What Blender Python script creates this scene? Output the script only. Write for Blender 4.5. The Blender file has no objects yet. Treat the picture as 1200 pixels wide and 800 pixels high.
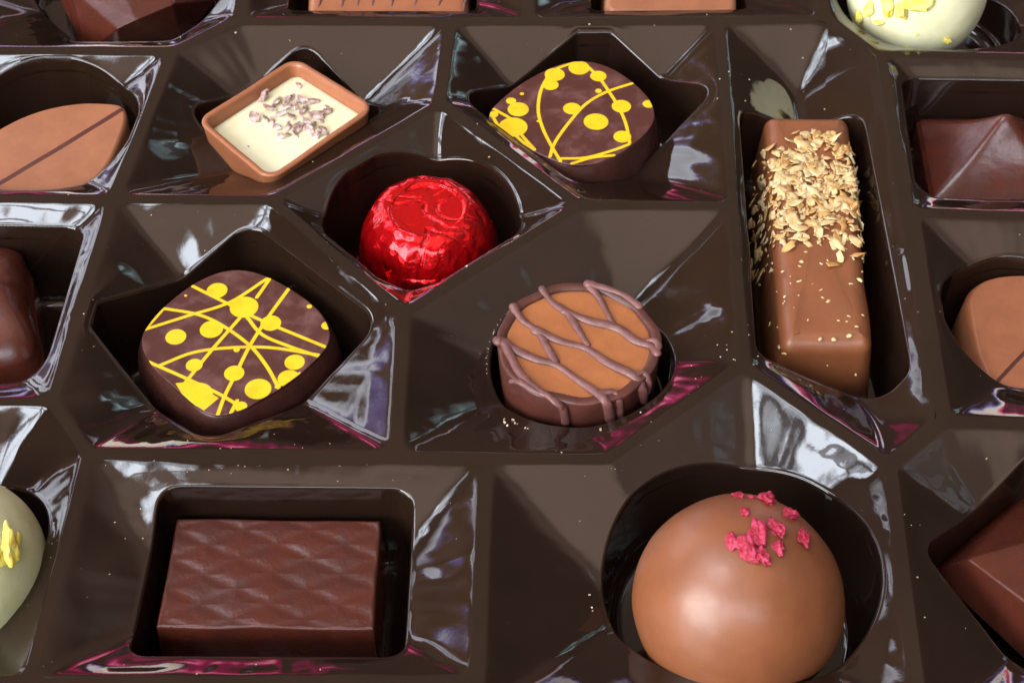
import bpy, math, random
import numpy as np
from mathutils import Vector, noise
from mathutils.geometry import delaunay_2d_cdt

random.seed(7)
RNG = np.random.default_rng(7)
S = bpy.context.scene
COL = S.collection

# ------------------------------------------------------------------ camera (1 unit = 1 cm)
F, PITCH, DIST = 2017.0, math.radians(48.0), 23.0
CP, SP = math.cos(PITCH), math.sin(PITCH)
CAM = np.array([0.0, -DIST * CP, DIST * SP])
RIGHT = np.array([1.0, 0, 0]); UP = np.array([0, SP, CP]); FWD = np.array([0, CP, -SP])

def ray(u, v):
    return FWD * F + RIGHT * (u - 600) + UP * (400 - v)

def U(u, v, z=0.0):
    """point of the tray seen at photo position (u, v), at height z"""
    d = ray(u, v)
    t = (z - CAM[2]) / d[2]
    return CAM + d * t

def on_sphere(u, v, c, r):
    d = ray(u, v); d = d / np.linalg.norm(d)
    oc = CAM - c
    b = d @ oc
    q = b * b - (oc @ oc - r * r)
    return CAM + d * (-b - math.sqrt(max(q, 0.0)))

cam_d = bpy.data.cameras.new('camera')
cam = bpy.data.objects.new('camera', cam_d); COL.objects.link(cam)
cam.location = CAM
cam.rotation_euler = (math.pi / 2 - PITCH, 0, 0)
cam_d.sensor_width = 36
cam_d.lens = 36 * F / 1200
cam_d.clip_start = 0.5; cam_d.clip_end = 2000
cam_d.dof.use_dof = True
cam_d.dof.focus_distance = DIST - 0.6
cam_d.dof.aperture_fstop = 0.75
S.camera = cam

# ------------------------------------------------------------------ node helpers
class NT:
    def __init__(self, tree):
        self.t = tree
    def n(self, typ, **kw):
        nd = self.t.nodes.new(typ)
        for k, v in kw.items():
            if k == 'inp':
                for a, b in v.items():
                    if hasattr(b, 'is_output') or isinstance(b, bpy.types.NodeSocket):
                        self.t.links.new(b, nd.inputs[a])
                    else:
                        nd.inputs[a].default_value = b
            else:
                setattr(nd, k, v)
        return nd
    def math(self, op, a, b=None, c=None, clamp=False):
        nd = self.t.nodes.new('ShaderNodeMath'); nd.operation = op; nd.use_clamp = clamp
        for i, x in enumerate((a, b, c)):
            if x is None: continue
            if isinstance(x, bpy.types.NodeSocket): self.t.links.new(x, nd.inputs[i])
            else: nd.inputs[i].default_value = x
        return nd.outputs[0]
    def smooth(self, x, a, b):
        nd = self.t.nodes.new('ShaderNodeMapRange'); nd.interpolation_type = 'SMOOTHSTEP'
        self.t.links.new(x, nd.inputs['Value'])
        nd.inputs['From Min'].default_value = a; nd.inputs['From Max'].default_value = b
        return nd.outputs[0]
    def mix(self, fac, a, b, blend='MIX'):
        nd = self.t.nodes.new('ShaderNodeMix'); nd.data_type = 'RGBA'; nd.blend_type = blend
        for i, x in ((0, fac), (6, a), (7, b)):
            if isinstance(x, bpy.types.NodeSocket): self.t.links.new(x, nd.inputs[i])
            elif i == 0: nd.inputs[i].default_value = x
            else: nd.inputs[i].default_value = (*x, 1) if len(x) == 3 else x
        return nd.outputs[2]
    def dot(self, v, d):
        nd = self.t.nodes.new('ShaderNodeVectorMath'); nd.operation = 'DOT_PRODUCT'
        self.t.links.new(v, nd.inputs[0]); nd.inputs[1].default_value = d
        return nd.outputs['Value']

def srgb(r, g, b):
    f = lambda c: (c / 255 / 12.92) if c / 255 <= 0.04045 else ((c / 255 + 0.055) / 1.055) ** 2.4
    return (f(r), f(g), f(b))

def material(name, c1, c2=None, scale=3.0, rough=0.3, rough2=None, bump=0.05, bump_scale=12.0, bump2=0.0,
             bump2_scale=60, sss=0.0, sss_col=None, metallic=0.0, spec=0.5, coat=0.0, ramp=(0.35, 0.65), paint=None, paint_rough=0.4,
             ao_col=None):
    m = bpy.data.materials.new(name); m.use_nodes = True
    nt = NT(m.node_tree)
    bs = m.node_tree.nodes['Principled BSDF']
    tc = nt.n('ShaderNodeTexCoord').outputs['Object']
    nz = nt.n('ShaderNodeTexNoise', inp={'Vector': tc, 'Scale': scale, 'Detail': 5.0, 'Roughness': 0.6})
    fac = nt.smooth(nz.outputs['Fac'], *ramp)
    col = nt.mix(fac, c1, c2 or c1)
    rg = None
    if rough2 is not None:
        rg = nt.math('MULTIPLY_ADD', fac, rough2 - rough, rough)
    if paint is not None:
        at = nt.n('ShaderNodeAttribute', attribute_name='paint')
        f = nt.smooth(at.outputs['Fac'], 0.25, 0.75)
        n9 = nt.n('ShaderNodeTexNoise', inp={'Vector': tc, 'Scale': 5.0, 'Detail': 5.0})
        col = nt.mix(f, col, nt.mix(nt.math('MULTIPLY', nt.smooth(n9.outputs['Fac'], 0.45, 0.75), 0.45), paint, tuple(c * 0.62 for c in paint)))
    m.node_tree.links.new(col, bs.inputs['Base Color'])
    if rg is not None: m.node_tree.links.new(rg, bs.inputs['Roughness'])
    else: bs.inputs['Roughness'].default_value = rough
    bs.inputs['Metallic'].default_value = metallic
    bs.inputs['Specular IOR Level'].default_value = spec
    bs.inputs['Coat Weight'].default_value = coat
    bs.inputs['Coat Roughness'].default_value = 0.15
    if sss > 0:
        bs.inputs['Subsurface Weight'].default_value = sss
        bs.inputs['Subsurface Radius'].default_value = sss_col or (0.12, 0.05, 0.03)
        bs.inputs['Subsurface Scale'].default_value = 1.0
    nb = nt.n('ShaderNodeTexNoise', inp={'Vector': tc, 'Scale': bump_scale, 'Detail': 3.0})
    bp = nt.n('ShaderNodeBump', inp={'Height': nb.outputs['Fac'], 'Strength': 1.0, 'Distance': bump})
    out = bp.outputs[0]
    if bump2:
        n2 = nt.n('ShaderNodeTexNoise', inp={'Vector': tc, 'Scale': bump2_scale, 'Detail': 4.0})
        b2 = nt.n('ShaderNodeBump', inp={'Height': n2.outputs['Fac'], 'Strength': 1.0, 'Distance': bump2, 'Normal': out})
        out = b2.outputs[0]
    m.node_tree.links.new(out, bs.inputs['Normal'])
    return m

DARK1, DARK2 = (0.066, 0.020, 0.013), (0.048, 0.014, 0.0095)
MILK1, MILK2 = (0.315, 0.114, 0.050), (0.270, 0.094, 0.040)
M = {}
M['dark'] = material('dark_chocolate', DARK1, DARK2, 2.5, 0.20, 0.30, 0.012, 3.0, 0.0025, 45, sss=0.05)
M['gem'] = material('gem_chocolate', (0.080, 0.019, 0.0110), (0.060, 0.0145, 0.0085), 2.5, 0.20, 0.30, 0.010, 2.5, 0.0015, 45, sss=0.05)
M['waffle'] = material('waffle_chocolate', (0.072, 0.0160, 0.0094), (0.054, 0.0122, 0.0074), 2.5, 0.25, 0.36, 0.012, 3.5, 0.003, 30, sss=0.03)
M['milk'] = material('milk_chocolate', MILK1, MILK2, 2.0, 0.34, 0.45, 0.012, 2.5, 0.002, 50, sss=0.12, sss_col=(0.15, 0.06, 0.03))
M['milk_deep'] = material('milk_chocolate_deep', (0.220, 0.073, 0.0275), (0.190, 0.061, 0.0215), 2.4, 0.36, 0.44, 0.008, 2.4, 0.0008, 26, spec=0.65, sss=0.08, sss_col=(0.15, 0.06, 0.03))
M['leaf'] = material('milk_chocolate_striped', (0.315, 0.122, 0.058), (0.27, 0.101, 0.047), 2.0, 0.36, 0.45, 0.012, 2.5, 0.002, 50, sss=0.1, paint=(0.085, 0.022, 0.016))
M['leaf_deep'] = material('milk_chocolate_striped_deep', (0.27, 0.094, 0.042), (0.225, 0.077, 0.034), 2.0, 0.34, 0.43, 0.012, 2.5, 0.002, 50, sss=0.1, paint=(0.06, 0.018, 0.012))
M['print'] = material('printed_dark_chocolate', (0.066, 0.018, 0.013), (0.120, 0.045, 0.040), 3.4, 0.36, 0.5, 0.004, 4.0, 0.002, 30,
                      ramp=(0.42, 0.72), paint=(0.74, 0.465, 0.008), sss=0.0)
M['print_side'] = material('dark_chocolate_wall', (0.056, 0.019, 0.014), (0.040, 0.013, 0.010), 2.5, 0.26, 0.38, 0.02, 3.0, 0.003, 45, sss=0.03)
M['caramel'] = material('caramel', (0.345, 0.122, 0.043), (0.295, 0.100, 0.034), 3.0, 0.24, 0.36, 0.004, 5.0, 0.001, 50, sss=0.15, sss_col=(0.2, 0.08, 0.02))
M['drizzle'] = material('drizzle_chocolate', (0.17, 0.070, 0.062), (0.115, 0.044, 0.038), 6.0, 0.36, 0.46, 0.01, 8.0, 0.003, 60, sss=0.05)
M['cup_dark'] = material('dark_cup_chocolate', (0.090, 0.027, 0.019), (0.062, 0.019, 0.013), 3.0, 0.30, 0.42, 0.02, 3.0, 0.003, 40, sss=0.05)
M['white'] = material('white_chocolate', (0.78, 0.76, 0.50), (0.74, 0.70, 0.42), 2.0, 0.38, 0.48, 0.012, 3.0, 0.002, 50, sss=0.25, sss_col=(0.2, 0.15, 0.08))
M['cream'] = material('white_filling', (0.72, 0.675, 0.46), (0.68, 0.62, 0.38), 2.0, 0.35, 0.48, 0.006, 4.0, 0.002, 50, sss=0.25, sss_col=(0.2, 0.15, 0.08))
M['green'] = material('pale_green_chocolate', (0.58, 0.58, 0.34), (0.50, 0.51, 0.26), 2.0, 0.34, 0.45, 0.012, 3.0, 0.002, 50, sss=0.2)
M['zest'] = material('yellow_zest', (0.88, 0.68, 0.06), (0.90, 0.80, 0.22), 6.0, 0.45, 0.6, 0.02, 12.0, 0.006, 50, sss=0.15)
M['nib'] = material('cocoa_nib', (0.22, 0.10, 0.07), (0.62, 0.50, 0.46), 9.0, 0.42, 0.6, 0.02, 14.0, 0.006, 60, ramp=(0.35, 0.7))
M['raspberry'] = material('raspberry', (0.30, 0.004, 0.022), (0.47, 0.035, 0.085), 9.0, 0.42, 0.6, 0.03, 18.0, 0.01, 60, sss=0.03, sss_col=(0.1, 0.02, 0.02))
M['nut'] = material('toasted_nut', (0.54, 0.31, 0.115), (0.66, 0.46, 0.225), 2.2, 0.5, 0.65, 0.01, 20.0, 0.004, 70, ramp=(0.35, 0.6), sss=0.1)
M['nut2'] = material('toasted_nut_golden', (0.40, 0.175, 0.042), (0.54, 0.31, 0.105), 2.6, 0.5, 0.65, 0.01, 20.0, 0.004, 70, ramp=(0.35, 0.6), sss=0.1)
M['nut3'] = material('pale_nut', (0.66, 0.52, 0.29), (0.56, 0.37, 0.15), 2.6, 0.5, 0.65, 0.01, 20.0, 0.004, 70, sss=0.1)
M['crumb'] = material('crumb', (0.36, 0.24, 0.14), (0.62, 0.52, 0.38), 9.0, 0.7)

def plastic(name, wob=0.024):
    m = bpy.data.materials.new(name); m.use_nodes = True
    nt = NT(m.node_tree); bs = m.node_tree.nodes['Principled BSDF']
    tc = nt.n('ShaderNodeTexCoord').outputs['Object']
    n1 = nt.n('ShaderNodeTexNoise', inp={'Vector': tc, 'Scale': 0.9, 'Detail': 3.0, 'Roughness': 0.5})
    f1 = nt.smooth(n1.outputs['Fac'], 0.3, 0.7)
    col = nt.mix(f1, (0.0128, 0.0064, 0.0040), (0.0165, 0.0084, 0.0053))
    m.node_tree.links.new(col, bs.inputs['Base Color'])
    n2 = nt.n('ShaderNodeTexNoise', inp={'Vector': tc, 'Scale': 2.2, 'Detail': 6.0, 'Roughness': 0.65})
    rg = nt.math('MULTIPLY_ADD', nt.smooth(n2.outputs['Fac'], 0.42, 0.75), 0.09, 0.030)
    m.node_tree.links.new(rg, bs.inputs['Roughness'])
    bs.inputs['Specular IOR Level'].default_value = 0.62
    # soft warps of thin vacuum-formed sheet
    n3 = nt.n('ShaderNodeTexNoise', inp={'Vector': tc, 'Scale': 0.85, 'Detail': 2.0, 'Roughness': 0.4, 'Distortion': 0.6})
    b1 = nt.n('ShaderNodeBump', inp={'Height': n3.outputs['Fac'], 'Strength': 1.0, 'Distance': wob})
    n4 = nt.n('ShaderNodeTexNoise', inp={'Vector': tc, 'Scale': 14.0, 'Detail': 2.0})
    b2 = nt.n('ShaderNodeBump', inp={'Height': n4.outputs['Fac'], 'Strength': 1.0, 'Distance': 0.0003, 'Normal': b1.outputs[0]})
    m.node_tree.links.new(b2.outputs[0], bs.inputs['Normal'])
    return m
M['plastic'] = plastic('brown_glossy_plastic')

def foil_mat():
    m = bpy.data.materials.new('red_foil'); m.use_nodes = True
    nt = NT(m.node_tree); bs = m.node_tree.nodes['Principled BSDF']
    tc = nt.n('ShaderNodeTexCoord').outputs['Object']
    bs.inputs['Base Color'].default_value = (0.84, 0.006, 0.010, 1)
    bs.inputs['Metallic'].default_value = 0.80
    bs.inputs['Roughness'].default_value = 0.19
    bs.inputs['Coat Weight'].default_value = 0.35
    bs.inputs['Coat Roughness'].default_value = 0.06
    v = nt.n('ShaderNodeTexVoronoi', feature='F1', distance='EUCLIDEAN', inp={'Vector': tc, 'Scale': 3.2})
    v2 = nt.n('ShaderNodeTexNoise', inp={'Vector': tc, 'Scale': 3.6, 'Detail': 2.0, 'Distortion': 1.0})
    b1 = nt.n('ShaderNodeBump', inp={'Height': v.outputs['Distance'], 'Strength': 1.0, 'Distance': 0.012})
    b2 = nt.n('ShaderNodeBump', inp={'Height': v2.outputs['Fac'], 'Strength': 1.0, 'Distance': 0.035, 'Normal': b1.outputs[0]})
    st_ = nt.n('ShaderNodeMapping', inp={'Vector': tc, 'Scale': (1.0, 1.0, 0.45)}).outputs[0]
    for sc_, di_ in ((1.35, 0.07),):
        q = nt.n('ShaderNodeTexNoise', inp={'Vector': st_, 'Scale': sc_, 'Detail': 1.0, 'Distortion': 0.8})
        crs = nt.smooth(nt.math('ABSOLUTE', nt.math('SUBTRACT', q.outputs['Fac'], 0.5)), 0.0, 0.05)
        b2 = nt.n('ShaderNodeBump', inp={'Height': crs, 'Strength': 1.0, 'Distance': di_ * 0.3, 'Normal': b2.outputs[0]})
    v3 = nt.n('ShaderNodeTexVoronoi', feature='F1', inp={'Vector': tc, 'Scale': 9.0})
    b2 = nt.n('ShaderNodeBump', inp={'Height': v3.outputs['Distance'], 'Strength': 1.0, 'Distance': 0.0015, 'Normal': b2.outputs[0]})
    m.node_tree.links.new(b2.outputs[0], bs.inputs['Normal'])
    return m
M['foil'] = foil_mat()

# ------------------------------------------------------------------ object helpers
def mesh_obj(name, verts, faces, mat, parent=None, smooth=True, loc=None):
    me = bpy.data.meshes.new(name)
    me.from_pydata([tuple(map(float, v)) for v in verts], [], [tuple(int(i) for i in f) for f in faces])
    me.update()
    if smooth:
        me.polygons.foreach_set('use_smooth', np.ones(len(me.polygons), dtype=bool))
    if isinstance(mat, (list, tuple)):
        for k in mat: me.materials.append(k)
    else:
        me.materials.append(mat)
    o = bpy.data.objects.new(name, me); COL.objects.link(o)
    if parent is not None: o.parent = parent
    if loc is not None: o.location = loc
    return o

def thing(name, label, cat, loc, group=None):
    o = bpy.data.objects.new(name, None); COL.objects.link(o)
    o.empty_display_size = 0.3
    o.location = tuple(map(float, loc))
    o['label'] = label; o['category'] = cat
    if group: o['group'] = group
    return o

def grid_faces(nr, nc, start=0, closed=True):
    r = np.arange(nr - 1)[:, None]; c = np.arange(nc if closed else nc - 1)[None, :]
    a = start + r * nc + c; b = start + r * nc + (c + 1) % nc
    return np.stack([a, b, b + nc, a + nc], -1).reshape(-1, 4)

def resample(P, n):
    P = np.asarray(P, float)
    Q = np.vstack([P, P[:1]])
    L = np.r_[0, np.cumsum(np.linalg.norm(np.diff(Q, axis=0), axis=1))]
    s = np.linspace(0, L[-1], n, endpoint=False)
    return np.stack([np.interp(s, L, Q[:, k]) for k in range(Q.shape[1])], 1)

def area2(P):
    x, y = P[:, 0], P[:, 1]
    return 0.5 * np.sum(x * np.roll(y, -1) - np.roll(x, -1) * y)

def ccw(P):
    P = np.asarray(P, float)
    return P if area2(P) > 0 else P[::-1].copy()

def round_poly(P, r, seg=8):
    """polygon with filleted corners; r a number or one per corner"""
    P = np.asarray(P, float); n = len(P); out = []
    rs = r if hasattr(r, '__len__') else [r] * n
    for i in range(n):
        a, b, c = P[i - 1], P[i], P[(i + 1) % n]
        u = a - b; v = c - b
        lu, lv = np.linalg.norm(u), np.linalg.norm(v); u /= lu; v /= lv
        cosA = np.clip(u @ v, -0.9999, 0.9999); ang = math.acos(cosA)
        t = min(rs[i] / math.tan(ang / 2), 0.46 * min(lu, lv))
        rr = t * math.tan(ang / 2)
        p, q = b + u * t, b + v * t
        bis = u + v; bis /= np.linalg.norm(bis)
        cen = b + bis * (rr / math.sin(ang / 2))
        a0 = math.atan2(*(p - cen)[::-1]); a1 = math.atan2(*(q - cen)[::-1])
        d = (a1 - a0 + math.pi) % (2 * math.pi) - math.pi
        for k in range(seg + 1):
            a_ = a0 + d * k / seg
            out.append(cen + rr * np.array([math.cos(a_), math.sin(a_)]))
    return np.array(out)

def inset_poly(P, d):
    P = np.asarray(P, float); n = len(P)
    lines = []
    for i in range(n):
        a, b = P[i], P[(i + 1) % n]; t = (b - a) / np.linalg.norm(b - a)
        nrm = np.array([-t[1], t[0]])
        lines.append((a + nrm * d, t))
    out = []
    for i in range(n):
        (p, t), (q, s) = lines[i - 1], lines[i]
        den = t[0] * s[1] - t[1] * s[0]
        k = ((q - p)[0] * s[1] - (q - p)[1] * s[0]) / den
        out.append(p + t * k)
    return np.array(out)

def smooth_loop(P, it=2):
    P = np.asarray(P, float)
    for _ in range(it):
        Q = np.roll(P, -1, 0)
        P = np.stack([0.75 * P + 0.25 * Q, 0.25 * P + 0.75 * Q], 1).reshape(-1, P.shape[1])
    return P

def catmull(P, k=8):
    P = np.asarray(P, float)
    if len(P) < 3:
        return np.array([P[0] + (P[-1] - P[0]) * t for t in np.linspace(0, 1, k)])
    E = np.vstack([2 * P[0] - P[1], P, 2 * P[-1] - P[-2]]); out = []
    for i in range(1, len(E) - 2):
        p0, p1, p2, p3 = E[i - 1:i + 3]
        for t in np.linspace(0, 1, k, endpoint=False):
            out.append(0.5 * (2 * p1 + (p2 - p0) * t + (2 * p0 - 5 * p1 + 4 * p2 - p3) * t * t + (3 * p1 - p0 - 3 * p2 + p3) * t ** 3))
    out.append(P[-1])
    return np.array(out)

def normals2(P):
    t = np.roll(P, -1, 0) - np.roll(P, 1, 0)
    t /= np.linalg.norm(t, axis=1)[:, None] + 1e-9
    return np.stack([-t[:, 1], t[:, 0]], 1)      # inward for ccw

def block(name, outline, prof, mat, parent, rings=14, hfun=None, n=None, wob=0.0, seed=0, paint=None, closed_bottom=True, inner=None):
    """Solid from a closed outline (local xy): prof = [(inset, z)...] from base to top edge, then rings closing in on the centre."""
    P = ccw(outline)
    if n: P = resample(P, n)
    N = len(P); nr = normals2(P)
    for _ in range(2): nr = (np.roll(nr, 1, 0) + nr + np.roll(nr, -1, 0)); nr /= np.linalg.norm(nr, axis=1)[:, None]
    c = P.mean(0) if inner is None else np.asarray(inner)
    V = []
    for ins, z in prof:
        q = P + nr * ins
        V.append(np.c_[q, np.full(N, z)])
    top = V[-1].copy(); zt = prof[-1][1]
    for k in range(1, rings + 1):
        s = 1 - k / (rings + 0.35)
        q = c + (top[:, :2] - c) * s
        V.append(np.c_[q, np.full(N, zt)])
    V = np.concatenate(V)
    if hfun is not None:
        st = (len(prof) - 1) * N
        V[st:, 2] += hfun(V[st:, 0], V[st:, 1])
    if wob:
        for i in range(len(V)):
            v = noise.noise_vector(Vector((V[i, 0] * 1.3 + seed, V[i, 1] * 1.3, V[i, 2] * 1.3)))
            V[i] += np.array(v) * wob
    F_ = [tuple(f) for f in grid_faces(len(prof) + rings, N)]
    cz = V[-N:, :].mean(0)
    V = np.vstack([V, cz])
    L = len(V) - 1; b = L - N
    F_ += [(b + i, b + (i + 1) % N, L) for i in range(N)]
    if closed_bottom: F_.append(tuple(range(N - 1, -1, -1)))
    o = mesh_obj(name, V, F_, mat, parent)
    if paint is not None:
        a = o.data.attributes.new('paint', 'FLOAT', 'POINT')
        st = (len(prof) - 1) * N
        vals = np.zeros(len(V)); vals[st:] = paint(V[st:, :2])
        a.data.foreach_set('value', vals.astype(np.float32))
    return o

def round_prof(zb, zt, draft, bev, k=6, base_r=0.0):
    """base, straight drafted wall, rounded top edge"""
    out = [(base_r * 0.6, zb), (0.0, zb + base_r + 0.001)]
    zs = zt - bev
    for t in (0.35, 0.7): out.append((draft * t, zb + (zs - zb) * t))
    for i in range(k + 1):
        a = math.pi / 2 * i / k
        out.append((draft + bev * (1 - math.cos(a)), zs + bev * math.sin(a)))
    return out

def tube(P, R, seg=10, flat=1.0):
    """tapering tube with rounded ends along P"""
    P = np.asarray(P, float); R = np.asarray(R, float); n = len(P)
    T = np.gradient(P, axis=0); T /= np.linalg.norm(T, axis=1)[:, None] + 1e-9
    # rounded end caps
    pre, post = [], []
    for a in (80, 55, 28):
        a_ = math.radians(a)
        pre.append((P[0] - T[0] * R[0] * math.sin(a_), R[0] * math.cos(a_), T[0]))
    for a in (28, 55, 80):
        a_ = math.radians(a)
        post.append((P[-1] + T[-1] * R[-1] * math.sin(a_), R[-1] * math.cos(a_), T[-1]))
    seq = pre + [(P[i], R[i], T[i]) for i in range(n)] + post
    V = []
    for p, r, t in seq:
        up = np.array([0, 0, 1.0])
        if abs(t @ up) > 0.9: up = np.array([0, -1.0, 0.2])
        s = np.cross(t, up); s /= np.linalg.norm(s); w = np.cross(s, t)
        for k in range(seg):
            a = 2 * math.pi * k / seg
            V.append(p + s * r * math.cos(a) + w * r * flat * math.sin(a))
    Fs = [tuple(f) for f in grid_faces(len(seq), seg)]
    Fs.append(tuple(range(seg - 1, -1, -1))); b = (len(seq) - 1) * seg
    Fs.append(tuple(range(b, b + seg)))
    return V, Fs

def ico(sub):
    t = (1 + 5 ** .5) / 2
    v = [(-1, t, 0), (1, t, 0), (-1, -t, 0), (1, -t, 0), (0, -1, t), (0, 1, t), (0, -1, -t), (0, 1, -t), (t, 0, -1), (t, 0, 1), (-t, 0, -1), (-t, 0, 1)]
    v = [np.array(x) / np.linalg.norm(x) for x in v]
    f = [(0, 11, 5), (0, 5, 1), (0, 1, 7), (0, 7, 10), (0, 10, 11), (1, 5, 9), (5, 11, 4), (11, 10, 2), (10, 7, 6), (7, 1, 8), (3, 9, 4), (3, 4, 2), (3, 2, 6), (3, 6, 8), (3, 8, 9), (4, 9, 5), (2, 4, 11), (6, 2, 10), (8, 6, 7), (9, 8, 1)]
    for _ in range(sub):
        cache = {}; nf = []
        def mid(a, b):
            k = (min(a, b), max(a, b))
            if k not in cache:
                m = v[a] + v[b]; v.append(m / np.linalg.norm(m)); cache[k] = len(v) - 1
            return cache[k]
        for a, b, c in f:
            x, y, z = mid(a, b), mid(b, c), mid(c, a)
            nf += [(a, x, z), (b, y, x), (c, z, y), (x, y, z)]
        f = nf
    return np.array(v), f
ICO = {k: ico(k) for k in (0, 1, 2, 3)}

def frame(nrm, spin):
    nrm = np.asarray(nrm, float); nrm /= np.linalg.norm(nrm)
    h = np.array([1.0, 0, 0]) if abs(nrm[0]) < 0.8 else np.array([0, 1.0, 0])
    s = np.cross(nrm, h); s /= np.linalg.norm(s); w = np.cross(nrm, s)
    c, d = math.cos(spin), math.sin(spin)
    return np.stack([s * c + w * d, w * c - s * d, nrm], 1)

def chunk(size, seed, sub=2, rough=0.35, freq=1.6, facet=True):
    """broken piece: noisy, faceted lump"""
    v, f = ICO[sub]
    V = v.copy()
    rnd = np.random.default_rng(seed)
    if facet:   # cut by random planes to get broken faces
        for _ in range(9):
            d = rnd.normal(size=3); d /= np.linalg.norm(d); h = rnd.uniform(0.55, 0.85)
            k = V @ d; over = k > h
            V[over] -= np.outer(k[over] - h, d)
    for i in range(len(V)):
        V[i] *= 1 + rough * noise.noise(Vector(V[i] * freq + seed * 3.7))
    return V * np.asarray(size), f

def flake(L, W, T, seed, n=9):
    """thin curled flake with a ragged outline"""
    rnd = np.random.default_rng(seed)
    a = np.linspace(0, 2 * math.pi, n, endpoint=False) + rnd.uniform(-.15, .15, n)
    r = rnd.uniform(0.5, 1.2, n)
    x, y = np.cos(a) * r * L, np.sin(a) * r * W
    cx, cy = rnd.uniform(-.6, .6), rnd.uniform(-.8, .8)
    zf = lambda x, y: cx * x * x / max(L, .01) * .5 + cy * y * y / max(W, .01) * .4 + rnd.uniform(-.1, .1) * 0
    out, F_ = [], []
    for s in (1, -1):
        for k in (1.0, 0.55):
            out += [(x[i] * k, y[i] * k, zf(x[i] * k, y[i] * k) + s * T * (0.55 if k == 1.0 else 1.0) * 0.5) for i in range(n)]
        out.append((0, 0, s * T * 0.5))
    m = 2 * n + 1
    for i in range(n):
        j = (i + 1) % n
        F_ += [(i, j, n + j, n + i), (n + i, n + j, 2 * n)]
        F_ += [(m + j, m + i, m + n + i, m + n + j), (m + n + j, m + n + i, m + 2 * n)]
        F_.append((j, i, m + i, m + j))
    return np.array(out), F_

# ------------------------------------------------------------------ the tray
FLOOR = -1.55
RIDGE = 0.045      # half width of a divider's flat top
def cell(poly, well, depth=None, slopes=0.5, wr=0.35, corner=0.16, floor=FLOOR, concave=None, k=0.035, taper=0.10, min_gap=0.10):
    return dict(poly=poly, well=well, slopes=slopes, wr=wr, corner=corner, floor=floor, concave=concave, k=k, taper=taper, gap=min_gap)

CELLS = {
 'top_gem': cell([(-120, 58), (207, 58), (280, 20), (293, -170), (-120, -180)], [(15, -60), (92, 62), (205, 60), (268, 4), (268, -120), (40, -130)], slopes=0.45, wr=0.25, min_gap=0.03),
 'striped': cell([(285, 23), (618, 24), (618, -170), (296, -170)], [(345, -110), (338, 23), (558, 24), (560, -110)], wr=0.2, slopes=0.42, min_gap=0.012),
 'plain': cell([(621, 24), (964, 21), (955, -170), (621, -170)], [(690, -110), (693, 24), (874, 22), (868, -110)], wr=0.2, slopes=0.42, min_gap=0.012),
 'white': cell([(967, 17), (1028, 62), (1330, 68), (1310, -170), (958, -170)], ('round', 1086, 4, 112), slopes=0.45, min_gap=0.012),
 'leaf': cell([(-110, 61), (199, 62), (131, 232), (-140, 231)], ('round', 50, 158, 114), slopes=0.50, min_gap=0.04),
 'cup': cell([(203, 60), (281, 26), (526, 27), (515, 121), (321, 233), (136, 231)], [(222, 131), (359, 60), (452, 122), (314, 224)], wr=0.30, slopes=0.55),
 'print_far': cell([(530, 27), (842, 26), (861, 240), (679, 239), (517, 119)], [(541, 121), (697, 44), (838, 120), (675, 226)], wr=[.3, .2, .3, .3], slopes=0.55),
 'finger': cell([(845, 26), (966, 23), (1029, 62), (1102, 491), (1044, 543), (873, 427)], [(864, 139), (1008, 141), (1064, 447), (1036, 468), (884, 428)], wr=[.3, .3, .35, .3, .2], slopes=0.5),
 'pyramid': cell([(1034, 64), (1320, 71), (1330, 255), (1067, 248)], [(1053, 103), (1262, 107), (1275, 246), (1070, 240)], wr=0.3, slopes=0.45),
 'leaf_right': cell([(1073, 251), (1330, 258), (1345, 498), (1110, 491)], ('round', 1200, 378, 100), slopes=0.45),
 'curl': cell([(-140, 233), (131, 234), (60, 470), (-140, 472)], [(-120, 273), (104, 277), (52, 458), (-120, 460)], wr=[.3, .3, .55, .3], slopes=[.45, .5, .45, .45]),
 'print_near': cell([(134, 234), (318, 235), (471, 366), (462, 532), (102, 530), (62, 469)], [(95, 383), (296, 271), (447, 390), (245, 530)], wr=0.34, slopes=0.5),
 'foil': cell([(516, 122), (677, 240), (474, 366), (320, 235)], ('round', 495, 264, 114), slopes=0.62, k=0.03),
 'caramel': cell([(474, 368), (679, 241), (860, 241), (871, 426), (713, 538), (464, 534)], ('round', 682, 420, 107), slopes=0.44, floor=-1.25),
 'green': cell([(-160, 471), (60, 471), (102, 532), (33, 797), (-180, 797)], ('round', -45, 645, 104), slopes=0.5),
 'waffle': cell([(103, 533), (568, 539), (558, 797), (35, 797)], [(191, 583), (485, 586), (473, 777), (150, 775)], wr=0.25, min_gap=0.06, slopes=[.30, .42, .50, .42], corner=0.14),
 'truffle': cell([(571, 539), (713, 539), (872, 428), (1043, 545), (1080, 838), (558, 838)], ('round', 868, 672, 160), slopes=0.42, concave=(0, 1)),
 'gem': cell([(1046, 546), (1107, 497), (1345, 503), (1380, 850), (1083, 850)], [(1076, 655), (1212, 536), (1350, 655), (1225, 800)], wr=0.28, slopes=0.45),
}

def polyline_r(loop, c, th):
    """distance from c to the loop along each angle of th"""
    A = loop - c; B = np.roll(A, -1, 0)
    d = np.stack([np.cos(th), np.sin(th)], 1)
    E = B - A
    den = d[:, None, 0] * E[None, :, 1] - d[:, None, 1] * E[None, :, 0]
    den = np.where(np.abs(den) < 1e-12, 1e-12, den)
    t = (A[None, :, 0] * E[None, :, 1] - A[None, :, 1] * E[None, :, 0]) / den
    s = (A[None, :, 0] * d[:, None, 1] - A[None, :, 1] * d[:, None, 0]) / den
    ok = (s >= -1e-6) & (s <= 1 + 1e-6) & (t > 0)
    return np.where(ok, t, 1e9).min(1)

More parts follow.
